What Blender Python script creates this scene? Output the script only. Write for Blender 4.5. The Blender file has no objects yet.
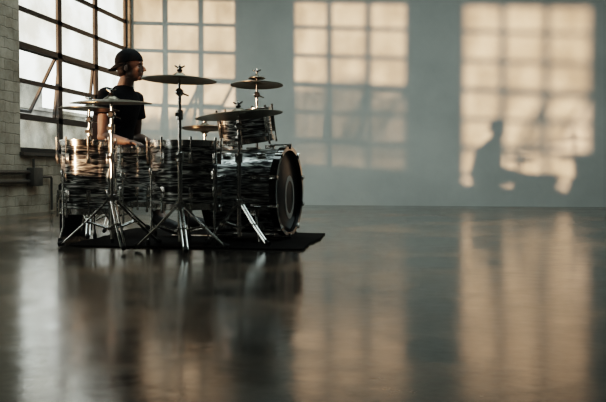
import bpy, bmesh, math, random
from mathutils import Vector, Matrix, Quaternion
random.seed(4)
scene=bpy.context.scene
COL=scene.collection
A=0.1815; SA,CA=math.sin(A),math.cos(A); H=0.42
def C(u,d,z=0.0): return Vector((-SA*d+CA*u, CA*d+SA*u, z))
def U(px,d): return (px-303)/800*d

# ---------------------------------------------------------------- materials
def newmat(name):
    m=bpy.data.materials.new(name); m.use_nodes=True
    nt=m.node_tree; b=nt.nodes['Principled BSDF']; return m,nt,b
def simple(name,col,rough=0.5,metal=0.0,noise=0.0,scale=20,bump=0.0,coat=0.0,spec=None):
    m,nt,b=newmat(name)
    b.inputs['Base Color'].default_value=(*col,1); b.inputs['Roughness'].default_value=rough
    b.inputs['Metallic'].default_value=metal; b.inputs['Coat Weight'].default_value=coat
    if spec is not None: b.inputs['Specular IOR Level'].default_value=spec
    tc=nt.nodes.new('ShaderNodeTexCoord'); n=nt.nodes.new('ShaderNodeTexNoise')
    n.inputs['Scale'].default_value=scale; n.inputs['Detail'].default_value=4
    nt.links.new(tc.outputs['Object'],n.inputs['Vector'])
    r=nt.nodes.new('ShaderNodeValToRGB')
    k=noise
    r.color_ramp.elements[0].position=0.3; r.color_ramp.elements[1].position=0.7
    r.color_ramp.elements[0].color=(*[c*(1-k) for c in col],1); r.color_ramp.elements[1].color=(*[min(1,c*(1+k)) for c in col],1)
    nt.links.new(n.outputs['Fac'],r.inputs['Fac']); nt.links.new(r.outputs['Color'],b.inputs['Base Color'])
    if bump:
        bp=nt.nodes.new('ShaderNodeBump'); bp.inputs['Strength'].default_value=bump; bp.inputs['Distance'].default_value=0.01
        nt.links.new(n.outputs['Fac'],bp.inputs['Height']); nt.links.new(bp.outputs['Normal'],b.inputs['Normal'])
    return m
def oyster(name,sc):
    m,nt,b=newmat(name)
    tc=nt.nodes.new('ShaderNodeTexCoord'); mp=nt.nodes.new('ShaderNodeMapping'); mp.inputs['Scale'].default_value=sc
    n=nt.nodes.new('ShaderNodeTexNoise'); n.inputs['Scale'].default_value=1.0; n.inputs['Detail'].default_value=4; n.inputs['Distortion'].default_value=1.1
    nt.links.new(tc.outputs['Object'],mp.inputs['Vector']); nt.links.new(mp.outputs['Vector'],n.inputs['Vector'])
    r=nt.nodes.new('ShaderNodeValToRGB'); e=r.color_ramp.elements
    e[0].position=0.42; e[0].color=(0.012,0.013,0.014,1); e[1].position=0.62; e[1].color=(0.95,0.96,0.93,1)
    x=e.new(0.51); x.color=(0.20,0.21,0.21,1)
    nt.links.new(n.outputs['Fac'],r.inputs['Fac']); nt.links.new(r.outputs['Color'],b.inputs['Base Color'])
    b.inputs['Roughness'].default_value=0.3; b.inputs['Metallic'].default_value=0.3; b.inputs['Coat Weight'].default_value=0.8; b.inputs['Coat Roughness'].default_value=0.1
    return m
M_OY=oyster('black_oyster_wrap',(9,9,80)); M_OYB=oyster('black_oyster_wrap_bass',(9,64,9))
M_CHR=simple('chrome',(0.72,0.71,0.69),0.18,1.0,0.05,30)
M_DCH=simple('hoop_metal',(0.62,0.61,0.59),0.2,1.0,0.1,30)
M_RUB=simple('black_rubber',(0.012,0.012,0.012),0.7,0,0.2,60)
M_BLK=simple('black_lacquer',(0.012,0.012,0.013),0.12,0,0.2,20,coat=1.0)
M_HEAD=simple('coated_drum_head',(0.35,0.34,0.32),0.5,0,0.08,15)
M_HEADB=simple('black_drum_head',(0.02,0.02,0.022),0.3,0,0.3,6)
M_RING=simple('pale_print',(0.65,0.63,0.6),0.5,0,0.1,20)
M_FELT=simple('felt',(0.05,0.045,0.04),0.95,0,0.3,80)
M_SKIN=simple('skin',(0.20,0.135,0.11),0.5,0,0.12,25)
M_SHIRT=simple('black_cotton',(0.009,0.009,0.011),0.9,0,0.3,14,0.9,spec=0.2)
M_JEAN=simple('black_denim',(0.011,0.012,0.015),0.9,0,0.3,90,0.3,spec=0.2)
M_CAP=simple('black_cap_cloth',(0.009,0.009,0.010),0.85,0,0.3,60,0.2,spec=0.2)
M_HAIR=simple('dark_hair',(0.02,0.013,0.010),0.6,0,0.4,120,0.4)
M_EYE=simple('eye_surface',(0.08,0.06,0.05),0.3,0,0.3,60)
M_LEATH=simple('black_vinyl',(0.014,0.013,0.013),0.45,0,0.3,60,0.2)
M_RUG=simple('dark_rug_pile',(0.010,0.0095,0.009),0.95,0,0.5,120,0.5,spec=0.1)
M_STEEL=simple('black_window_steel',(0.02,0.021,0.022),0.5,0,0.2,20)
M_PIPE=simple('painted_pipe',(0.10,0.09,0.08),0.5,0.2,0.15,20)
M_CASE=simple('black_case_fibre',(0.008,0.008,0.008),0.9,0,0.3,70,0.2,spec=0.1)
M_OUT=simple('outside_render',(0.24,0.23,0.21),0.9,0,0.5,1.2)
M_OUTG=simple('outside_asphalt',(0.26,0.25,0.23),0.9,0,0.3,3)
M_WOOD=simple('dimming_screen_wood',(0.1,0.08,0.06),0.9,0,0.3,8)  # wood of the added slats that dim the sun
def cymmat():
    m,nt,b=newmat('aged_bronze')
    tc=nt.nodes.new('ShaderNodeTexCoord'); w=nt.nodes.new('ShaderNodeTexWave'); w.wave_type='RINGS'; w.rings_direction='Z'
    w.inputs['Scale'].default_value=60; w.inputs['Distortion'].default_value=0.4
    nt.links.new(tc.outputs['Object'],w.inputs['Vector'])
    r=nt.nodes.new('ShaderNodeValToRGB'); r.color_ramp.elements[0].color=(0.13,0.11,0.085,1); r.color_ramp.elements[1].color=(0.30,0.26,0.20,1)
    nt.links.new(w.outputs['Fac'],r.inputs['Fac']); nt.links.new(r.outputs['Color'],b.inputs['Base Color'])
    b.inputs['Metallic'].default_value=1; b.inputs['Roughness'].default_value=0.32
    return m
M_CYM=cymmat()
def glassmat():
    m=bpy.data.materials.new('window_glass'); m.use_nodes=True; nt=m.node_tree; nt.nodes.clear()
    o=nt.nodes.new('ShaderNodeOutputMaterial'); mx=nt.nodes.new('ShaderNodeMixShader'); t=nt.nodes.new('ShaderNodeBsdfTransparent'); g=nt.nodes.new('ShaderNodeBsdfGlossy')
    g.inputs['Roughness'].default_value=0.05; mx.inputs[0].default_value=0.06
    tc=nt.nodes.new('ShaderNodeTexCoord'); n=nt.nodes.new('ShaderNodeTexNoise'); n.inputs['Scale'].default_value=1.7; n.inputs['Detail'].default_value=5
    r=nt.nodes.new('ShaderNodeValToRGB'); r.color_ramp.elements[0].position=.38; r.color_ramp.elements[0].color=(.74,.71,.66,1); r.color_ramp.elements[1].position=.6; r.color_ramp.elements[1].color=(.98,.98,.96,1)
    nt.links.new(tc.outputs['Object'],n.inputs['Vector']); nt.links.new(n.outputs['Fac'],r.inputs['Fac']); nt.links.new(r.outputs['Color'],t.inputs['Color'])
    nt.links.new(t.outputs[0],mx.inputs[1]); nt.links.new(g.outputs[0],mx.inputs[2]); nt.links.new(mx.outputs[0],o.inputs[0])
    return m
M_GLASS=glassmat()
def plaster(name,c0,c1,bump=0.15):
    m,nt,b=newmat(name); tc=nt.nodes.new('ShaderNodeTexCoord')
    n=nt.nodes.new('ShaderNodeTexNoise'); n.inputs['Scale'].default_value=0.9; n.inputs['Detail'].default_value=6; n.inputs['Roughness'].default_value=0.6
    r=nt.nodes.new('ShaderNodeValToRGB'); r.color_ramp.elements[0].position=0.3; r.color_ramp.elements[1].position=0.7
    r.color_ramp.elements[0].color=(*c0,1); r.color_ramp.elements[1].color=(*c1,1)
    n2=nt.nodes.new('ShaderNodeTexNoise'); n2.inputs['Scale'].default_value=9; n2.inputs['Detail'].default_value=5
    bp=nt.nodes.new('ShaderNodeBump'); bp.inputs['Strength'].default_value=bump; bp.inputs['Distance'].default_value=0.02
    for a in (n,n2): nt.links.new(tc.outputs['Object'],a.inputs['Vector'])
    nt.links.new(n.outputs['Fac'],r.inputs['Fac']); nt.links.new(r.outputs['Color'],b.inputs['Base Color'])
    nt.links.new(n2.outputs['Fac'],bp.inputs['Height']); nt.links.new(bp.outputs['Normal'],b.inputs['Normal'])
    b.inputs['Roughness'].default_value=0.85
    return m
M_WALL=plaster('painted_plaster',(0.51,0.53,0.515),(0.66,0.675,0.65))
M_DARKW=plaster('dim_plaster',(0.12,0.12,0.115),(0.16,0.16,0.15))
def brickmat():
    m,nt,b=newmat('painted_brick'); tc=nt.nodes.new('ShaderNodeTexCoord'); sp=nt.nodes.new('ShaderNodeSeparateXYZ'); cb=nt.nodes.new('ShaderNodeCombineXYZ')
    nt.links.new(tc.outputs['Object'],sp.inputs[0]); nt.links.new(sp.outputs['Y'],cb.inputs['X']); nt.links.new(sp.outputs['Z'],cb.inputs['Y'])
    k=nt.nodes.new('ShaderNodeTexBrick'); k.inputs['Scale'].default_value=1; k.inputs['Brick Width'].default_value=0.34; k.inputs['Row Height'].default_value=0.11; k.inputs['Mortar Size'].default_value=0.006; k.inputs['Mortar Smooth'].default_value=1.0
    k.inputs['Color1'].default_value=(0.52,0.46,0.385,1); k.inputs['Color2'].default_value=(0.42,0.375,0.315,1); k.inputs['Mortar'].default_value=(0.36,0.32,0.27,1)
    n0=nt.nodes.new('ShaderNodeTexNoise'); n0.inputs['Scale'].default_value=10; n0.inputs['Detail'].default_value=4; nt.links.new(tc.outputs['Object'],n0.inputs['Vector'])
    av=nt.nodes.new('ShaderNodeVectorMath'); av.operation='MULTIPLY_ADD'; av.inputs[1].default_value=(.05,.05,0); nt.links.new(n0.outputs['Color'],av.inputs[0]); nt.links.new(cb.outputs[0],av.inputs[2])
    nt.links.new(av.outputs[0],k.inputs['Vector'])
    n=nt.nodes.new('ShaderNodeTexNoise'); n.inputs['Scale'].default_value=3; n.inputs['Detail'].default_value=8; n.inputs['Roughness'].default_value=.7; nt.links.new(tc.outputs['Object'],n.inputs['Vector'])
    r=nt.nodes.new('ShaderNodeValToRGB'); r.color_ramp.elements[0].position=.35; r.color_ramp.elements[0].color=(.4,.36,.31,1); r.color_ramp.elements[1].position=.6; r.color_ramp.elements[1].color=(1,1,1,1); nt.links.new(n.outputs['Fac'],r.inputs['Fac'])
    mx=nt.nodes.new('ShaderNodeMix'); mx.data_type='RGBA'; mx.blend_type='MULTIPLY'; mx.inputs[0].default_value=0.8
    nt.links.new(k.outputs['Color'],mx.inputs[6]); nt.links.new(r.outputs['Color'],mx.inputs[7]); nt.links.new(mx.outputs[2],b.inputs['Base Color'])
    ad=nt.nodes.new('ShaderNodeMath'); ad.operation='ADD'; nt.links.new(k.outputs['Fac'],ad.inputs[0]); nt.links.new(n.outputs['Fac'],ad.inputs[1])
    bp=nt.nodes.new('ShaderNodeBump'); bp.invert=True; bp.inputs['Strength'].default_value=0.6; bp.inputs['Distance'].default_value=0.015
    nt.links.new(ad.outputs[0],bp.inputs['Height']); nt.links.new(bp.outputs['Normal'],b.inputs['Normal']); b.inputs['Roughness'].default_value=0.8
    return m
M_BRICK=brickmat()
def floormat():
    m,nt,b=newmat('polished_concrete'); L=nt.links; tc=nt.nodes.new('ShaderNodeTexCoord')
    def noise(s,d=6,dis=0,r=0.6,vec=None):
        n=nt.nodes.new('ShaderNodeTexNoise'); n.inputs['Scale'].default_value=s; n.inputs['Detail'].default_value=d; n.inputs['Distortion'].default_value=dis; n.inputs['Roughness'].default_value=r
        L.new(vec or tc.outputs['Object'],n.inputs['Vector']); return n
    n1=noise(1.1,8,0.0,0.62); n2=noise(9,4,0.0,0.55); n3=noise(26,6,0,.75)
    r=nt.nodes.new('ShaderNodeValToRGB'); e=r.color_ramp.elements; e[0].position=0.34; e[0].color=(0.036,0.036,0.034,1); e[1].position=0.70; e[1].color=(0.23,0.15,0.098,1)
    x=e.new(.50); x.color=(0.085,0.069,0.055,1)
    L.new(n1.outputs['Fac'],r.inputs['Fac'])
    mx=nt.nodes.new('ShaderNodeMix'); mx.data_type='RGBA'; mx.blend_type='OVERLAY'; mx.inputs[0].default_value=0.8
    L.new(r.outputs['Color'],mx.inputs[6]); L.new(n3.outputs['Fac'],mx.inputs[7])
    L.new(mx.outputs[2],b.inputs['Base Color'])
    ad=nt.nodes.new('ShaderNodeMath'); ad.operation='MULTIPLY_ADD'; ad.inputs[1].default_value=.5; L.new(n2.outputs['Fac'],ad.inputs[0]); L.new(n1.outputs['Fac'],ad.inputs[2])
    mr=nt.nodes.new('ShaderNodeMapRange'); mr.inputs['From Min'].default_value=0.62; mr.inputs['From Max'].default_value=0.90; mr.inputs['To Min'].default_value=0.12; mr.inputs['To Max'].default_value=0.22
    L.new(ad.outputs[0],mr.inputs['Value']); L.new(mr.outputs[0],b.inputs['Roughness'])
    ms=nt.nodes.new('ShaderNodeMapRange'); ms.inputs['From Min'].default_value=0.35; ms.inputs['From Max'].default_value=0.65; ms.inputs['To Min'].default_value=0.85; ms.inputs['To Max'].default_value=0.45
    L.new(n3.outputs['Fac'],ms.inputs['Value']); L.new(ms.outputs[0],b.inputs['Specular IOR Level'])
    bp=nt.nodes.new('ShaderNodeBump'); bp.inputs['Strength'].default_value=0.10; bp.inputs['Distance'].default_value=0.01
    L.new(n2.outputs['Fac'],bp.inputs['Height']); L.new(bp.outputs['Normal'],b.inputs['Normal'])
    b.inputs['IOR'].default_value=1.65
    return m
M_FLOOR=floormat()

# ---------------------------------------------------------------- mesh builder
class MB:
    def __init__(s): s.v=[]; s.f=[]
    def add(s,vs,fs):
        o=len(s.v); s.v+= [Vector(v) for v in vs]; s.f+=[tuple(i+o for i in f) for f in fs]; return s
    def box(s,c,sz,rot=None):
        c=Vector(c); hx,hy,hz=[k/2 for k in sz]; vs=[]
        for x in(-hx,hx):
            for y in(-hy,hy):
                for z in(-hz,hz):
                    p=Vector((x,y,z)); 
                    if rot: p=rot@p
                    vs.append(c+p)
        return s.add(vs,[(0,1,3,2),(4,6,7,5),(0,4,5,1),(2,3,7,6),(0,2,6,4),(1,5,7,3)])
    def sweep(s,path,rad,n=12,flat=1.0,up=None):
        path=[Vector(p) for p in path]
        if not hasattr(rad,'__len__'): rad=[rad]*len(path)
        vs=[];fs=[]; prev=None
        for i,p in enumerate(path):
            if i==0: t=path[1]-p
            elif i==len(path)-1: t=p-path[i-1]
            else: t=(path[i+1]-p).normalized()+(p-path[i-1]).normalized()
            t.normalize()
            if prev is None:
                a=Vector(up) if up else (Vector((0,0,1)) if abs(t.z)<0.9 else Vector((1,0,0)))
                x=(a-t*a.dot(t)).normalized()
            else: x=(prev-t*prev.dot(t)).normalized()
            prev=x; y=t.cross(x)
            for k in range(n):
                th=2*math.pi*k/n; vs.append(p+x*math.cos(th)*rad[i]*flat+y*math.sin(th)*rad[i])
        m=len(path)
        for i in range(m-1):
            for k in range(n):
                k2=(k+1)%n; fs.append((i*n+k,i*n+k2,(i+1)*n+k2,(i+1)*n+k))
        fs.append(tuple(range(n-1,-1,-1))); fs.append(tuple((m-1)*n+k for k in range(n)))
        return s.add(vs,fs)
    def ell(s,c,r,nu=20,nv=14,rot=None):
        c=Vector(c); vs=[]; fs=[]
        if not hasattr(r,'__len__'): r=(r,r,r)
        def pt(a,b):
            p=Vector((r[0]*math.sin(a)*math.cos(b),r[1]*math.sin(a)*math.sin(b),r[2]*math.cos(a)))
            if rot: p=rot@p
            return c+p
        vs.append(pt(0,0))
        for i in range(1,nv):
            for k in range(nu): vs.append(pt(math.pi*i/nv,2*math.pi*k/nu))
        vs.append(pt(math.pi,0)); last=len(vs)-1
        for k in range(nu): fs.append((0,1+k,1+(k+1)%nu)); fs.append((last,1+(nv-2)*nu+(k+1)%nu,1+(nv-2)*nu+k))
        for i in range(nv-2):
            for k in range(nu):
                a=1+i*nu+k; b=1+i*nu+(k+1)%nu; fs.append((a,a+nu,b+nu,b))
        return s.add(vs,fs)
    def lathe(s,prof,n=48,closed=False,M=None):
        vs=[];fs=[]
        for r,z in prof:
            for k in range(n):
                th=2*math.pi*k/n; p=Vector((r*math.cos(th),r*math.sin(th),z)); vs.append(M@p if M else p)
        m=len(prof)
        for i in range(m if closed else m-1):
            j=(i+1)%m
            for k in range(n):
                k2=(k+1)%n; fs.append((i*n+k,i*n+k2,j*n+k2,j*n+k))
        if not closed:
            fs.append(tuple(range(n-1,-1,-1))); fs.append(tuple((m-1)*n+k for k in range(n)))
        return s.add(vs,fs)
    def loft(s,rings,n=32):
        vs=[];fs=[]
        for c,rx,ry in rings:
            for k in range(n):
                th=2*math.pi*k/n; vs.append(Vector(c)+Vector((rx*math.cos(th),ry*math.sin(th),0)))
        m=len(rings)
        for i in range(m-1):
            for k in range(n):
                k2=(k+1)%n; fs.append((i*n+k,i*n+k2,(i+1)*n+k2,(i+1)*n+k))
        fs.append(tuple(range(n-1,-1,-1))); fs.append(tuple((m-1)*n+k for k in range(n)))
        return s.add(vs,fs)
    def mesh(s,name,mat,smooth=True,bevel=0.0):
        me=bpy.data.meshes.new(name); me.from_pydata([tuple(v) for v in s.v],[],s.f); me.update()
        bm=bmesh.new(); bm.from_mesh(me); bmesh.ops.recalc_face_normals(bm,faces=bm.faces)
        if bevel: bmesh.ops.bevel(bm,geom=list(bm.edges),offset=bevel,segments=2,affect='EDGES',profile=0.5)
        bm.to_mesh(me); bm.free()
        me.materials.append(mat)
        if smooth:
            me.shade_smooth()
            try: me.set_sharp_from_angle(angle=math.radians(38))
            except Exception: pass
        return me
def obj(name,me,parent=None,M=None,label=None,cat=None,kind=None,group=None):
    o=bpy.data.objects.new(name,me); COL.objects.link(o)
    if parent: o.parent=parent
    if M is not None: o.matrix_basis=M
    if label: o['label']=label
    if cat: o['category']=cat
    if kind: o['kind']=kind
    if group: o['group']=group
    return o
def root(name,u,d,label,cat,z=0,yaw=0,group=None):
    e=bpy.data.objects.new(name,None); e.empty_display_size=0.1; COL.objects.link(e)
    e.location=C(u,d,z); e.rotation_euler=(0,0,A+yaw); e['label']=label; e['category']=cat
    if group: e['group']=group
    return e
Rz=lambda a: Matrix.Rotation(a,4,'Z')
T=lambda *p: Matrix.Translation(Vector(p))

# ---------------------------------------------------------------- room shell
XL=-4.54; YB=11.0; XR=6.5; YR=-4.0; ZC=4.6
WINS=[(7.92,10.93),(3.42,6.47),(-1.05,2.12)]
SILL=0.67; PH=0.39; NR=6; TOP=SILL+PH*NR; LOW=.12
mb=MB(); TH=0.10; xc=XL-TH/2
mb.box((xc,(YB+YR)/2,(SILL-LOW)/2),(TH,YB-YR,SILL-LOW)); mb.box((xc,(YB+YR)/2,(TOP+ZC)/2),(TH,YB-YR,ZC-TOP))
ys=[YB]+[v for w in WINS for v in (w[1],w[0])]+[YR]
for i in range(0,len(ys),2):
    a,b=ys[i],ys[i+1]; mb.box((xc,(a+b)/2,(SILL-LOW+TOP)/2),(TH,abs(a-b),TOP-SILL+LOW))
for w in WINS[:2]: mb.box((xc,(w[0]+w[1])/2,SILL-LOW/2),(TH,w[1]-w[0],LOW))
def struct(name,me,label): return obj(name,me,label=label,kind='structure',cat=name.split('_')[0])
struct('wall_left',mb.mesh('wall_left',M_BRICK,False),'painted brick wall with tall steel windows')
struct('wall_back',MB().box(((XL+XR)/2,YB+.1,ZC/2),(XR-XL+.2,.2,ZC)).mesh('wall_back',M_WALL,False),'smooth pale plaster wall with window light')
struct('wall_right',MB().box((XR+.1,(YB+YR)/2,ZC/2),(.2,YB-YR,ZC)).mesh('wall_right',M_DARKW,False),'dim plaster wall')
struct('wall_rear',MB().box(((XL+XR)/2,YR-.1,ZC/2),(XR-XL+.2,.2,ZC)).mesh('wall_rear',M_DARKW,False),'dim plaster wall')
struct('floor',MB().box(((XL+XR)/2,(YB+YR)/2,-.1),(XR-XL+.2,YB-YR+.4,.2)).mesh('floor',M_FLOOR,False),'polished stained concrete floor')
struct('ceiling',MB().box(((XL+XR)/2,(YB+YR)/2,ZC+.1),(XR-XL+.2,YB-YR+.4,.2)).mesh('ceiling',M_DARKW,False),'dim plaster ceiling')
for i,(a,b) in enumerate(WINS):
    sill=SILL-(LOW if i==2 else 0)
    w=bpy.data.objects.new('window_%d'%(i+1),None); COL.objects.link(w); w.location=(XL-.06,(a+b)/2,SILL); w['kind']='structure'; w['label']='tall black steel industrial window with many panes'; w['category']='window'
    W=b-a; fr=MB(); t=.03; z0=sill-SILL
    for y,ww in((-W/2+.02,.04),(-W/6,.10),(W/6,.10),(W/2-.02,.04)): fr.box((0,y,(PH*NR+z0)/2),(t,ww,PH*NR-z0))
    for k in range(NR+1):
        z=min(max(k*PH,.02),PH*NR-.02); fr.box((0,0,z),(t,W,.065 if k in(0,NR,1,3) else .05))
    if z0: fr.box((0,0,z0+.02),(t,W,.04))
    obj('window_frame',fr.mesh('window_frame',M_STEEL,False),w)
    gl=MB(); W3=W/3
    for c in range(3):
        y=-W/2+W3*(c+.5)
        for k in range(NR):
            if c in(0,1) and k in(1,2): continue
            gl.box((.002,y,(k+.5)*PH),(.003,W3-.05,PH-.03))
    obj('window_glass',gl.mesh('window_glass',M_GLASS,False),w)
    for c,ang in((0,28),(1,6)):
        y=-W/2+W3*(c+.5); h=2*PH-.04; s=MB(); g=MB()
        for yy in(-(W3/2-.045),(W3/2-.045)): s.box((0,yy,-h/2),(.03,.035,h))
        for zz in(-.015,-h/2,-h+.015): s.box((0,0,zz),(.03,W3-.06,.035))
        g.box((0,0,-h/2),(.003,W3-.09,h-.03))
        Mx=T(-.02,y,3*PH-.02)@Matrix.Rotation(math.radians(ang),4,'Y')
        so=obj('window_sash',s.mesh('window_sash',M_STEEL,False),w,Mx); obj('window_glass',g.mesh('sash_glass',M_GLASS,False),so)
struct('trim_1',MB().box((XL+.02,(WINS[0][0]+WINS[0][1])/2,SILL-.02),(.06,3.05,.035)).mesh('trim_1',M_PIPE,False),'painted window sill')
# conduit on the wall
cd=bpy.data.objects.new('conduit',None); COL.objects.link(cd); cd.location=(XL+.03,8.0,0); cd['label']='painted metal conduit pipes and junction box on brick wall'; cd['category']='pipe'
for z in(.35,.45): obj('pipe',MB().sweep([(0.01,-6,z),(.01,.05,z)],.022,10).mesh('pipe',M_PIPE),cd)
obj('junction_box',MB().box((.025,.12,.40),(.09,.2,.2)).mesh('junction_box',M_PIPE,True,.008),cd)
obj('pipe',MB().sweep([(.01,.12,.5),(.01,.12,.6)],.014,10).mesh('pipe_stub',M_PIPE),cd)
obj('pipe',MB().sweep([(.01,.22,.4),(.01,.5,.4),(.01,.52,.38),(.01,.52,.02)],.014,10).mesh('pipe_riser',M_PIPE),cd)

# exterior
obj('ground',MB().box((-25,5,-.45),(40,80,.3)).mesh('ground',M_OUTG,False),label='dull asphalt yard outside the windows',cat='ground',kind='structure')
nb=MB().box((-22,34,1.5),(8,16,3.6)).box((-22,34,3.35),(8.4,16.4,.15)).box((-17.95,30,.6),(.1,1.2,2)).box((-17.95,35,1.1),(.1,2,1)).box((-22,34,4.1),(4,6,1.4))
obj('building',nb.mesh('building',M_OUT,False),label='low grey building across the yard',cat='building')
fe=MB()  # unseen slats added outside to dim low sun through the far windows
yy=-5.2
while yy<2.8:
    top=(2.15 if yy<-1.4 else 1.6)+random.uniform(-.12,.08)
    fe.box((-9,yy,top/2-.15),(.01,.19,top+.3)); yy+=.24
for z in(.3,1.2): fe.box((-8.98,-1.2,z),(.03,8,.08))
obj('dimming_screen',fe.mesh('dimming_screen',M_WOOD,False),label='unseen slatted screen added to dim the low sun on the back wall',cat='dimming_screen')

# ---------------------------------------------------------------- rug
rg=MB()
cs=[Vector(c) for c in((-1.38,4.68),(-.0,4.42),(.16,5.62),(-1.30,6.2))]
o=sum(cs,Vector((0,0)))/4
pts=[]
for i in range(4):
    a,b_=cs[i],cs[(i+1)%4]; nrm=(b_-a).normalized(); nrm=Vector((nrm.y,-nrm.x))
    for k in range(14):
        f=k/14; p=a.lerp(b_,f)+nrm*(.012*math.sin(f*9+i*2)+.006*math.sin(f*31+i)+random.uniform(-.003,.003)) if k else a*.995+o*.005
        pts.append(p-o)
N=len(pts); vv=[(p.x,p.y,.001) for p in pts]+[(p.x,p.y,.011) for p in pts]
rg.add(vv,[tuple(range(N-1,-1,-1)),tuple(range(N,2*N))]+[(k,(k+1)%N,N+(k+1)%N,N+k) for k in range(N)])
r=obj('rug',rg.mesh('rug',M_RUG,True),label='thin dark rug under the drum kit',cat='rug'); r.location=C(o.x,o.y,0); r.rotation_euler=(0,0,A)
RZ=.012

# ---------------------------------------------------------------- drums
def hoop(r,z,s,mat,name='hoop',h=.035,t=.012):
    pr=[(r-.002,z),(r+t*.5,z),(r+t*.5,z+s*h*.7),(r+t,z+s*h*.75),(r+t,z+s*h),(r-.002,z+s*h),(r-.004,z+s*h*.5)]
    return MB().lathe(pr,56,True).mesh(name,mat)
def drum_parts(rt,M,r,h,nl,mat,hoopmat,bass=False,twolug=True):
    shell=[(r,-h/2),(r,h/2),(r-.008,h/2),(r-.008,-h/2)]
    obj('shell',MB().lathe(shell,64,True).mesh('shell',mat),rt,M,label='black and silver oyster wrapped shell')
    hd=MB().lathe([(.0005,h/2+.006),(r-.012,h/2+.006),(r-.002,h/2+.001),(r-.002,h/2-.001),(r-.012,h/2+.003),(.0005,h/2+.003)],56,True)
    obj('batter_head',hd.mesh('batter_head',M_HEADB if bass else M_HEAD),rt,M)
    hd=MB().lathe([(.0005,-h/2-.006),(r-.012,-h/2-.006),(r-.002,-h/2-.001),(r-.002,-h/2+.001),(r-.012,-h/2-.003),(.0005,-h/2-.003)],56,True)
    obj('resonant_head',hd.mesh('resonant_head',M_HEAD),rt,M)
    if bass:
        for s in(1,-1): obj('hoop',MB().lathe([(r+.001,s*(h/2-.005)),(r+.017,s*(h/2-.005)),(r+.017,s*(h/2+.040)),(r-.008,s*(h/2+.040)),(r-.008,s*(h/2+.032)),(r+.001,s*(h/2+.028))],64,True).mesh('hoop',hoopmat,True),rt,M)
    else:
        obj('hoop',hoop(r+.002,h/2-.014,1,hoopmat),rt,M); obj('hoop',hoop(r+.002,-h/2+.014,-1,hoopmat),rt,M)
    e=h/2+(.03 if bass else .02)
    zs=(h*.27,-h*.27) if twolug else (0,)
    lug=[]
    for z in zs:
        lg=MB(); hh_=.06 if twolug else .11
        lg.box((r+.011,0,z),(.020,.026,hh_)); lg.box((r+.021,0,z),(.012,.016,hh_*1.05)); lug.append(lg.mesh('lug',M_CHR,True,.002))
    rods=[]
    for s in(1,-1):
        z_=zs[0] if s>0 else zs[-1]
        rd=MB().sweep([(r+.026,0,z_),(r+.026,0,s*e),(r+.026,0,s*(e+.001)),(r+.026,0,s*(e+.018))],[.0048,.0048,.0075,.0075],8)
        rods.append(rd.mesh('tension_rod',M_CHR))
    claw=MB().box((r+.020,0,0),(.012,.024,.05)).box((r+.012,0,.022),(.026,.024,.006)).mesh('claw',M_CHR,True,.0015) if bass else None
    off=.31
    for k in range(nl):
        Q=M@Rz(off+2*math.pi*k/nl)
        for m_ in lug: obj('lug',m_,rt,Q)
        for m_ in rods: obj('tension_rod',m_,rt,Q)
        if bass:
            obj('claw',claw,rt,Q@T(0,0,h/2+.022)); obj('claw',claw,rt,Q@T(0,0,-h/2-.022)@Matrix.Rotation(math.pi,4,'X'))
def tomlegs(rt,r,h,cz,angs):
    lm=MB().sweep([(r+.028,0,h*.12),(r+.028,0,-(cz-RZ)+.10),(r+.045,0,-(cz-RZ)+.05),(r+.05,0,-(cz-RZ)+.03)],.007,10)
    lme=lm.mesh('leg',M_CHR); bk=MB().box((r+.016,0,.0),(.034,.035,.05)).lathe([(.012,-.02),(.012,.02)],12,M=T(r+.03,0,.02)).mesh('bracket',M_CHR,True,.003)
    ft=MB().lathe([(.008,0),(.013,.004),(.013,.025),(.008,.036)],14,M=T(r+.051,0,-(cz-RZ)-.0)).mesh('rubber_foot',M_RUB)
    for a in angs:
        Q=T(0,0,cz)@Rz(a); obj('leg',lme,rt,Q); obj('leg_bracket',bk,rt,Q); obj('rubber_foot',ft,rt,Q)
def floor_tom(px,d,r,z0,z1,label,angs):
    rt=root('floor_tom',U(px,d),d,label,'drum'); h=z1-z0-.03; cz=(z0+z1)/2
    drum_parts(rt,T(0,0,cz),r,h,8,M_OY,M_DCH); tomlegs(rt,r,h,cz,angs); return rt
floor_tom(87,4.9,.150,.19,.625,'black oyster floor tom on chrome legs beside cymbal stand',(-2.2,-.5,1.6))
floor_tom(135,5.25,.120,.22,.59,'smaller black oyster floor tom close to the drummer',(-1.9,.9,2.6))
floor_tom(184.5,4.76,.195,.225,.615,'wide black oyster floor tom beside the bass drum',(-2.45,-.55,1.6))
# bass drum
bd=-math.radians(17)
df=5.12; uf=U(288,df); ax=Vector((math.cos(bd),math.sin(bd),0)); hb=.42
ub,db=uf-ax.x*.235,df-ax.y*.235
rt=root('bass_drum',ub,db,'large black oyster bass drum lying on its side on spurs','drum',yaw=bd)
R0=.270; cz=R0+.02+RZ+.014
MBs=T(0,0,cz)@Matrix.Rotation(math.radians(90),4,'Y')@Rz(math.radians(90))
drum_parts(rt,MBs,R0,hb,10,M_OYB,M_BLK,True)
obj('front_head',MB().lathe([(.0005,hb/2+.012),(R0-.012,hb/2+.012),(R0-.002,hb/2+.008),(.0005,hb/2+.008)],56,True).mesh('front_head',M_HEADB),rt,MBs,label='black front head with pale ring')
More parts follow.
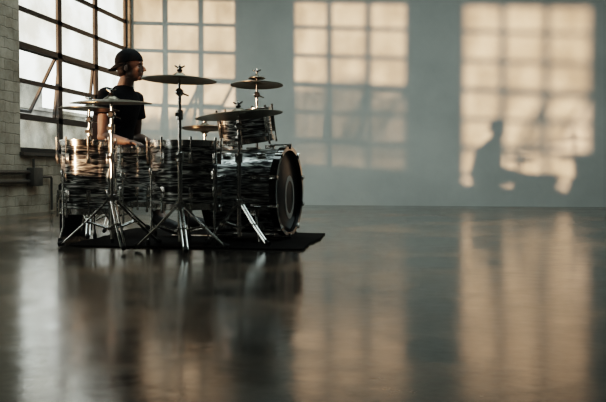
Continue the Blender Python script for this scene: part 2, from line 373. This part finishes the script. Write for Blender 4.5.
# pale printed oval around the port, low on the head toward the far side
MP=T(hb/2,.07,cz-.04)@Matrix.Rotation(math.radians(90),4,'Y')@Matrix.Diagonal((1.25,.85,1,1))
obj('port_ring',MB().lathe([(.085,.0125),(.112,.0125),(.112,.0145),(.085,.0145)],48,True).mesh('port_ring',M_RING),rt,MP)
for s in(-1,1):
    q=MB().box((.1,s*(R0*.86),cz-.13),(.06,.03,.06)); obj('spur_bracket',q.mesh('spur_bracket',M_CHR,True,.004),rt)
    q=MB().sweep([(.1,s*(R0*.88),cz-.10),(.17,s*(R0*.88+.12),RZ+.03),(.175,s*(R0*.88+.13),RZ+.004)],[.009,.009,.006],10); obj('spur',q.mesh('spur',M_CHR),rt)
q=MB().box((0,0,cz+R0+.006),(.08,.06,.012))
obj('tom_mount',q.mesh('tom_mount',M_CHR,True,.003),rt)
# rack tom
rk=root('rack_tom',U(247,5.26),5.26,'black oyster rack tom mounted above the bass drum and tilted','drum',z=0.0)
Mr=T(0,0,.74)@Matrix.Rotation(math.radians(-7),4,'Y')@Matrix.Rotation(math.radians(6),4,'X')
drum_parts(rk,Mr,.162,.175,6,M_OY,M_DCH,False,False)

# ---------------------------------------------------------------- stands & cymbals
def tripod(rt,hub,spread,angs,rz=RZ,base=.10):
    lg=MB(); 
    for s in(-.011,.011): lg.sweep([(.018,s,hub),(spread*.55,s,hub*.45+.01),(spread,s,.016)],.0058,8)
    lg.box((.022,0,hub),(.016,.036,.02)); lg.box((spread*.55,0,hub*.45+.01),(.014,.034,.014))
    lm=lg.mesh('leg',M_CHR); fm=MB().sweep([(spread-.012,0,.022),(spread+.022,0,.012)],[.016,.013],12).mesh('rubber_foot',M_RUB)
    sg=MB()
    for s in(-.017,.017): sg.sweep([(.018,s,base),(spread*.5,s,hub*.5+.005)],.005,8)
    sg.box((.02,0,base),(.014,.044,.016)); sm=sg.mesh('strut',M_CHR)
    for a in angs:
        Q=T(0,0,rz)@Rz(a); l=obj('leg',lm,rt,Q); obj('rubber_foot',fm,l); obj('strut',sm,rt,Q)
def clamp(mb,z,x=0,y=0,r=.02):
    mb.lathe([(r*.7,-.028),(r,-.024),(r,.024),(r*.7,.028)],16,M=T(x,y,z)); mb.sweep([(x,y-.01,z),(x,y-.045,z)],.007,8); mb.box((x,y-.045,z),(.034,.006,.02))
def cymbal(u,d,z,r,tilt,tdir,label,name='cymbal',flip=False,group='cymbals of the drum kit'):
    b=.18*r; pr=[(.006,.030),(b*.45,.028),(b*.85,.018),(b*1.15,.008),(r*.5,.004),(r*.85,-.006),(r,-.014)]
    pr=[(a,c*(.8 if r<.2 else 1)) for a,c in pr]; full=pr+[(a,c-.002) for a,c in reversed(pr)]
    me=MB().lathe(full,72,True).mesh(name,M_CYM)
    o=obj(name,me,label=label,cat='cymbal',group=group)
    o.matrix_basis=T(*C(u,d,z))@Rz(A)@Matrix.Rotation(tilt,4,Vector((math.cos(tdir),math.sin(tdir),0)))@(Matrix.Rotation(math.pi,4,'X') if flip else Matrix.Identity(4)); return o
def stand(px,d,zc,label,spread,angs,tilt,tdir,hub=.27,boom=None,rz=RZ,ext=0.0):
    u=U(px,d); rt=root('cymbal_stand',u,d,label,'stand')
    p=MB().sweep([(0,0,rz+.04),(0,0,.52)],.0135,14); clamp(p,.52,r=.023); clamp(p,hub+rz,r=.025); p.lathe([(.018,-.02),(.018,.02)],14,M=T(0,0,rz+.10))
    obj('lower_tube',p.mesh('lower_tube',M_CHR),rt)
    p=MB(); p.sweep([(0,0,.5),(0,0,zc-.09)],.0095,14); clamp(p,min(.75,zc-.16),r=.019)
    obj('upper_tube',p.mesh('upper_tube',M_CHR),rt)
    p=MB(); p.lathe([(.014,-.024),(.022,-.016),(.022,.016),(.014,.024)],16,M=T(0,0,zc-.08)@Matrix.Rotation(math.pi/2,4,'X')); p.sweep([(0,0,zc-.08),(.05,0,zc-.10)],[.006,.004],8)
    top=Vector((0,0,1)); top.rotate(Quaternion(Vector((math.cos(tdir),math.sin(tdir),0)),tilt))
    pz=Vector((0,0,zc)); p.sweep([pz-top*.085,pz-top*.012],.008,10); p.sweep([pz-top*.02,pz+top*(.075+ext)],.0035,8)
    obj('tilter',p.mesh('tilter',M_CHR),rt)
    Mq=T(*pz)@Matrix.Rotation(tilt,4,Vector((math.cos(tdir),math.sin(tdir),0)))
    obj('felt',MB().lathe([(.012,.032),(.015,.034),(.015,.044),(.012,.046)],16).mesh('felt',M_FELT),rt,Mq)
    Mq=Mq@T(0,0,ext)
    w=MB().lathe([(.010,.046),(.010,.06),(.006,.066)],12); w.sweep([(-.028,0,.066),(-.008,0,.054),(.008,0,.054),(.028,0,.066)],[.004,.005,.005,.004],8)
    obj('wing_nut',w.mesh('wing_nut',M_CHR),rt,Mq)
    tripod(rt,hub,spread,angs,rz); return u
d2=math.radians
u=stand(112,4.6,.845,'chrome tripod cymbal stand at the kit corner',.28,(d2(-65),d2(-170),d2(35)),d2(3),0)
cymbal(u,4.6,.845,.232,d2(3),0,'bronze cymbal level with the drummer\'s chest')
u=stand(90,5.3,.865,'chrome cymbal stand behind the black floor tom',.20,(d2(-80),d2(120),d2(20)),d2(2),d2(90))
cymbal(u,5.3,.865,.195,d2(2),d2(90),'smaller bronze cymbal overlapping the chest-level one')
u=stand(180,4.42,.955,'tall chrome tripod cymbal stand before the wide floor tom',.25,(d2(-75),d2(-195),d2(-5)),d2(2),d2(90),hub=.24)
cymbal(u,4.42,.955,.205,d2(2),d2(90),'bronze crash cymbal on a tall stand')
u=stand(239,4.74,.785,'chrome tripod stand holding the ride beside the bass drum',.22,(d2(-40),d2(-140),d2(150)),d2(5),d2(-100),hub=.24)
cymbal(u,4.74,.785,.26,d2(5),d2(-100),'wide bronze ride cymbal above the bass drum')
u=stand(257,5.62,1.06,'tall chrome cymbal stand behind the bass drum',.24,(d2(90),d2(-20),d2(200)),d2(3),d2(180),ext=.03)
cymbal(u,5.62,1.06,.185,d2(3),d2(180),'bronze crash cymbal mounted highest')
cymbal(u,5.62,1.107,.06,d2(3),d2(180),'small bell cymbal stacked above the highest crash')
# hi-hat
dh=6.05; uh=U(205,dh)
hh=root('hi_hat_stand',uh,dh,'chrome hi-hat stand with foot pedal','stand')
HZ=-.045
p=MB().sweep([(0,0,RZ+.05),(0,0,.6)],.0125,14); clamp(p,.58); clamp(p,.28,r=.022); p.sweep([(0,0,.6),(0,0,.775+HZ)],.009,12); obj('tube',p.mesh('tube',M_CHR),hh)
p=MB().sweep([(0,0,.76+HZ),(0,0,.91+HZ)],.003,8); obj('pull_rod',p.mesh('pull_rod',M_CHR),hh)
p=MB().lathe([(.01,.86),(.016,.863),(.016,.88),(.01,.885)],14,M=T(0,0,HZ)); obj('clutch',p.mesh('clutch',M_CHR),hh)
p=MB().lathe([(.012,.755),(.02,.76),(.02,.768),(.012,.772)],14,M=T(0,0,HZ)); obj('cup',p.mesh('cup',M_CHR),hh)
tripod(hh,.25,.22,(d2(60),d2(-60)))
q=MB().box((0,0,0),(.20,.08,.008),Matrix.Rotation(d2(-16),3,'Y')); obj('footboard',q.mesh('footboard',M_CHR,True,.002),hh,T(-.11,-.04,.05+RZ)@Rz(d2(15)))
cymbal(uh,dh,.80+HZ,.178,0,0,'bottom hi-hat cymbal turned upward',flip=True)
cymbal(uh,dh,.835+HZ,.178,0,0,'top hi-hat cymbal on the rod')
# bass pedal
bp=root('bass_drum_pedal',ub-ax.x*.40,db-ax.y*.40,'chrome bass drum pedal at the batter head','pedal',yaw=bd)
q=MB().box((-.02,0,RZ+.006),(.30,.09,.008)).box((-.13,0,RZ+.02),(.03,.07,.03)).box((0,0,RZ+.045),(.27,.075,.007),Matrix.Rotation(d2(-12),3,'Y')); obj('footboard',q.mesh('footboard',M_CHR,True,.002),bp)
q=MB(); 
for s in(-.05,.05): q.sweep([(.10,s,RZ+.005),(.11,s,RZ+.21)],.007,8)
q.sweep([(.11,-.055,RZ+.2),(.11,.055,RZ+.2)],.006,8); obj('pedal_frame',q.mesh('pedal_frame',M_CHR),bp)
q=MB().sweep([(.11,0,RZ+.2),(.095,0,RZ+.34)],.004,8); obj('beater_rod',q.mesh('beater_rod',M_CHR),bp)
obj('beater',MB().ell((.1,0,RZ+.35),(.022,.022,.028)).mesh('beater',M_FELT),bp)
# throne
ud,dd=-1.40,5.9
th=root('drum_throne',ud,dd,'round black padded drum throne on a tripod','stool')
obj('seat',MB().lathe([(.12,.395),(.155,.40),(.168,.415),(.17,.445),(.16,.465),(.13,.475),(.001,.477)],40).mesh('seat',M_LEATH),th)
obj('post',MB().sweep([(0,0,.1),(0,0,.405)],.016,14).mesh('post',M_CHR),th)
tripod(th,.24,.26,(d2(150),d2(30),d2(-90)))
# case
cs_=root('drum_case',-1.60,5.6,'black rigid drum case standing behind the floor tom','case',yaw=.1)
obj('case_body',MB().loft([((0,0,RZ),.10,.13),((0,0,RZ+.30),.10,.13)],40).mesh('case_body',M_CASE),cs_)
obj('case_lid',MB().loft([((0,0,RZ+.30),.106,.136),((0,0,RZ+.35),.106,.136),((0,0,RZ+.37),.085,.115)],40).mesh('case_lid',M_CASE),cs_)
obj('strap',MB().loft([((0,0,RZ+.2),.1025,.1325),((0,0,RZ+.225),.1025,.1325)],40).mesh('strap',M_RUB),cs_)
cs_.location.z=-RZ

# ---------------------------------------------------------------- drummer
def remesh(mb,name,mat,vox,smooth=4,parent=None,label=None):
    me=mb.mesh(name+'_raw',mat,False); o=bpy.data.objects.new(name,me); COL.objects.link(o)
    m=o.modifiers.new('r','REMESH'); m.mode='VOXEL'; m.voxel_size=vox; m.use_smooth_shade=True
    s=o.modifiers.new('s','SMOOTH'); s.factor=.5; s.iterations=smooth
    dg=bpy.context.evaluated_depsgraph_get(); dg.update(); ne=bpy.data.meshes.new_from_object(o.evaluated_get(dg))
    bpy.data.objects.remove(o); ne.name=name
    if not ne.materials: ne.materials.append(mat)
    ne.shade_smooth()
    return ne
pr=root('person',ud,dd,'seated drummer in black t-shirt and backward black cap looking aside','person',yaw=-d2(25))
V=Vector
b=MB()
torso=[((-.02,0,.485),.12,.165),((-.015,0,.56),.125,.17),((0,0,.65),.105,.145),((.02,0,.75),.105,.14),((.045,0,.85),.11,.15),((.07,0,.94),.108,.165),((.085,0,1.0),.085,.15),((.095,0,1.045),.05,.08),((.1,0,1.06),.03,.045)]
b.loft(torso)
b.sweep([(.095,0,1.02),(.115,0,1.08),(.145,0,1.14)],[.058,.053,.052],18)
hz=.012
HM=T(.15,0,0)@Rz(d2(23))@T(-.15,0,0)
st=len(b.v)
b.ell((.155,0,1.225+hz),(.094,.074,.083),28,20); b.ell((.192,0,1.17+hz),(.056,.052,.083),24,18); b.ell((.226,0,1.112+hz),(.024,.026,.019))
b.ell((.175,0,1.135+hz),(.060,.050,.034))
b.sweep([(.240,0,1.207+hz),(.264,0,1.178+hz),(.268,0,1.168+hz),(.24,0,1.160+hz)],[.006,.010,.012,.010],12)
b.ell((.236,0,1.216+hz),(.015,.045,.009)); b.ell((.246,0,1.147+hz),(.011,.021,.0055)); b.ell((.244,0,1.135+hz),(.011,.018,.0055))
for s in(-1,1):
    b.ell((.148,s*.077,1.172+hz),(.014,.008,.026)); b.ell((.222,s*.033,1.172+hz),(.018,.02,.02))
for i in range(st,len(b.v)): b.v[i]=HM@b.v[i]
def hand(b,w,f,dn,side):
    w=V(w); f=V(f).normalized(); dn=V(dn); dn=(dn-f*dn.dot(f)).normalized(); side=V(side); side=(side-f*side.dot(f)-dn*side.dot(dn)).normalized()
    rot=Matrix((f,side,dn)).transposed()
    b.ell(w+f*.045,(.052,.041,.017),18,12,rot)
    for k,(o,L) in enumerate(((.030,.070),(.011,.080),(-.009,.075),(-.028,.058))):
        p0=w+f*.075+side*o; p1=p0+f*L*.42+side*o*.15+dn*.004; p2=p1+f*L*.30+dn*L*.18; p3=p2+f*L*.16+dn*L*.24
        b.sweep([p0-f*.015,p0,p1,p2,p3],[.009,.0095,.009,.008,.0065],10); b.ell(p3,.0065,10,8)
    t0=w+f*.02+side*.03; t1=w+f*.045+side*.052+dn*.006; t2=t1+f*.03+side*.012+dn*.008; t3=t2+f*.022+dn*.006
    b.sweep([t0,t1,t2,t3],[.013,.012,.010,.008],10); b.ell(t3,.008,10,8)
arms={}
for s,el,wr,hd_ in((-1,(.085,-.222,.69),(.25,-.18,.655),(1,.05,-.12)),(1,(.03,.24,.71),(.22,.17,.655),(1,-.15,-.12))):
    sh=V((.08,s*.165,.985)); el=V(el); wr=V(wr); arms[s]=(sh,el,wr)
    b.ell(sh,.055); b.sweep([sh,sh.lerp(el,.35),sh.lerp(el,.65),sh.lerp(el,.88),el,el.lerp(wr,.35),wr,wr+V(hd_).normalized()*.02],[.052,.049,.045,.037,.038,.040,.026,.025],18); b.ell(el,.037)
    hand(b,wr+V(hd_).normalized()*.005,hd_,(0,0,-1),(0,-s,0))
legs={-1:((0,-.09,.56),(.42,-.21,.56),(.62,-.29,.15),(.80,-.35,.085)),1:((0,.09,.56),(.42,.19,.56),(.50,.22,.13),(.66,.28,.07))}
for s,(h,k,an,to) in legs.items():
    h,k,an,to=map(V,(h,k,an,to)); b.ell(h,.088); b.sweep([h,h.lerp(k,.5),k,k.lerp(an,.3),an],[.086,.075,.056,.056,.036],20); b.ell(k,.057)
    b.sweep([an,an.lerp(to,.3)-V((0,0,.03)),to-V((0,0,.01))],[.036,.036,.028],16)
body=obj('body',remesh(b,'body',M_SKIN,.004,2),pr)
s_=MB(); s_.loft([((c[0]-.016,c[1],c[2]),rx+.044+.005*math.sin(i*2.3),ry+.022) for i,(c,rx,ry) in enumerate(torso[1:-3])]+[((.085,0,1.005),.094,.155),((.097,0,1.045),.068,.095),((.103,0,1.068),.060,.068)])
for s,(sh,el,wr) in arms.items():
    s_.ell(sh,(.066,.062,.062)); s_.sweep([sh+V((0,-s*.05,.0)),sh,sh.lerp(el,.25),sh.lerp(el,.48)],[.06,.067,.069,.078],20)
for k in range(5):
    z=.68+.05*k; s_.sweep([(.02+.02*k*.5+.11,-.09,z+.03),(.0+.03*k*.5+.05,-.155,z),(-.06+.015*k,-.14,z-.02)],[.008,.014,.008],8)
obj('t_shirt',remesh(s_,'t_shirt',M_SHIRT,.005,3),pr,label='loose black short-sleeved t-shirt')
j=MB(); j.loft([((-.02,0,.482),.135,.18),((-.015,0,.56),.14,.185),((-.005,0,.62),.122,.165)])
for s,(h,k,an,to) in legs.items():
    h,k,an,to=map(V,(h,k,an,to)); j.ell(h,.098); j.sweep([h,h.lerp(k,.5),k,k.lerp(an,.3),an.lerp(k,.06)],[.096,.085,.067,.066,.052],20); j.ell(k,.067)
obj('trousers',remesh(j,'trousers',M_JEAN,.007,4),pr,label='black trousers')
for s,(h,k,an,to) in legs.items():
    an,to=V(an),V(to); q=MB().sweep([an-V((.03,0,.015)),an.lerp(to,.3)-V((0,0,.038)),to-V((0,0,.02)),to+(to-an)*.15-V((0,0,.025))],[.046,.046,.042,.025],18); obj('shoe',remesh(q,'shoe',M_LEATH,.006,3),pr,label='black shoe')
q=MB().ell((.140,0,1.205+hz),(.085,.0755,.082),28,20).ell((.118,0,1.155+hz),(.05,.060,.045)); 
hm=remesh(q,'hair',M_HAIR,.005,2)
bm=bmesh.new(); bm.from_mesh(hm)
bmesh.ops.bisect_plane(bm,geom=bm.verts[:]+bm.edges[:]+bm.faces[:],plane_co=(.145,0,1.2),plane_no=(1,0,-.3),clear_outer=True)
bm.to_mesh(hm); bm.free(); hm.shade_smooth()
obj('hair',hm,pr,HM,label='short dark hair')
cp=MB().ell((.150,0,1.232+hz),(.103,.083,.092),36,24); cm=cp.mesh('cap',M_CAP,True)
bm=bmesh.new(); bm.from_mesh(cm)
bmesh.ops.bisect_plane(bm,geom=bm.verts[:]+bm.edges[:]+bm.faces[:],plane_co=(.15,0,1.219+hz),plane_no=(.16,0,-1),clear_outer=True)
bmesh.ops.solidify(bm,geom=bm.faces[:],thickness=.003)
bm.to_mesh(cm); bm.free(); cm.shade_smooth()
cap=obj('cap',cm,pr,HM,label='black cap worn backward')
bl=MB(); vs=[];fs=[]; n=14
for i in range(n+1):
    a=math.pi*(-.42+.84*i/n); ca_,sa_=math.cos(a),math.sin(a)
    for rr in(0,1):
        x=.150-.096*math.cos(a) if rr==0 else .150-.096*math.cos(a)-.055*ca_**.7
        y=.079*sa_ if rr==0 else .070*sa_
        z=1.208+hz-(0 if rr==0 else .045*ca_)-.01*sa_*sa_
        for t in(0,.005): vs.append((x,y,z+t))
for i in range(n):
    a=i*4;b_=a+4
    fs+=[(a,a+2,b_+2,b_),(a+1,b_+1,b_+3,a+3),(a,b_,b_+1,a+1),(a+2,a+3,b_+3,b_+2)]
fs+=[(0,1,3,2),(n*4,n*4+2,n*4+3,n*4+1)]
obj('cap_bill',bl.add(vs,fs).mesh('cap_bill',M_CAP),cap)
for s in(-1,1):
    obj('eye',MB().ell((.2335,s*.030,1.193+hz),(.009,.010,.006)).mesh('eye',M_EYE),pr,HM)
    obj('eyebrow',MB().sweep([(.247,s*.016,1.214+hz),(.245,s*.030,1.217+hz),(.236,s*.040,1.215+hz)],[.002,.003,.0015],8).mesh('eyebrow',M_HAIR),pr,HM)

# ---------------------------------------------------------------- light
sd=Vector((.469,.882,-.027)).normalized()
L=bpy.data.lights.new('sun','SUN'); L.energy=5.6; L.color=(1.0,.59,.36); L.angle=.015
lo=bpy.data.objects.new('sun',L); COL.objects.link(lo); lo.rotation_euler=sd.to_track_quat('-Z','Y').to_euler()
L=bpy.data.lights.new('ceiling_fill','AREA'); L.shape='RECTANGLE'; L.size=5; L.size_y=4; L.energy=120; L.color=(.84,1.0,.98)  # added fill lamp under a closed ceiling, no roof opening there
lo=bpy.data.objects.new('ceiling_fill',L); COL.objects.link(lo); lo.location=(-1.0,6.0,ZC-.08)
w=bpy.data.worlds.new('world'); scene.world=w; w.use_nodes=True; nt=w.node_tree; bg=nt.nodes['Background']
bg.inputs[0].default_value=(.91,.97,.95,1); bg.inputs[1].default_value=2.2
# ---------------------------------------------------------------- camera
cam=bpy.data.cameras.new('camera'); co=bpy.data.objects.new('camera',cam); COL.objects.link(co)
co.location=(0,0,H); co.rotation_euler=(math.radians(90)-26/800,0,A); cam.sensor_width=36; cam.lens=800/606*36; cam.clip_start=.05
scene.camera=co
scene.view_settings.view_transform='Filmic'; scene.view_settings.look='High Contrast'; scene.view_settings.exposure=0.42
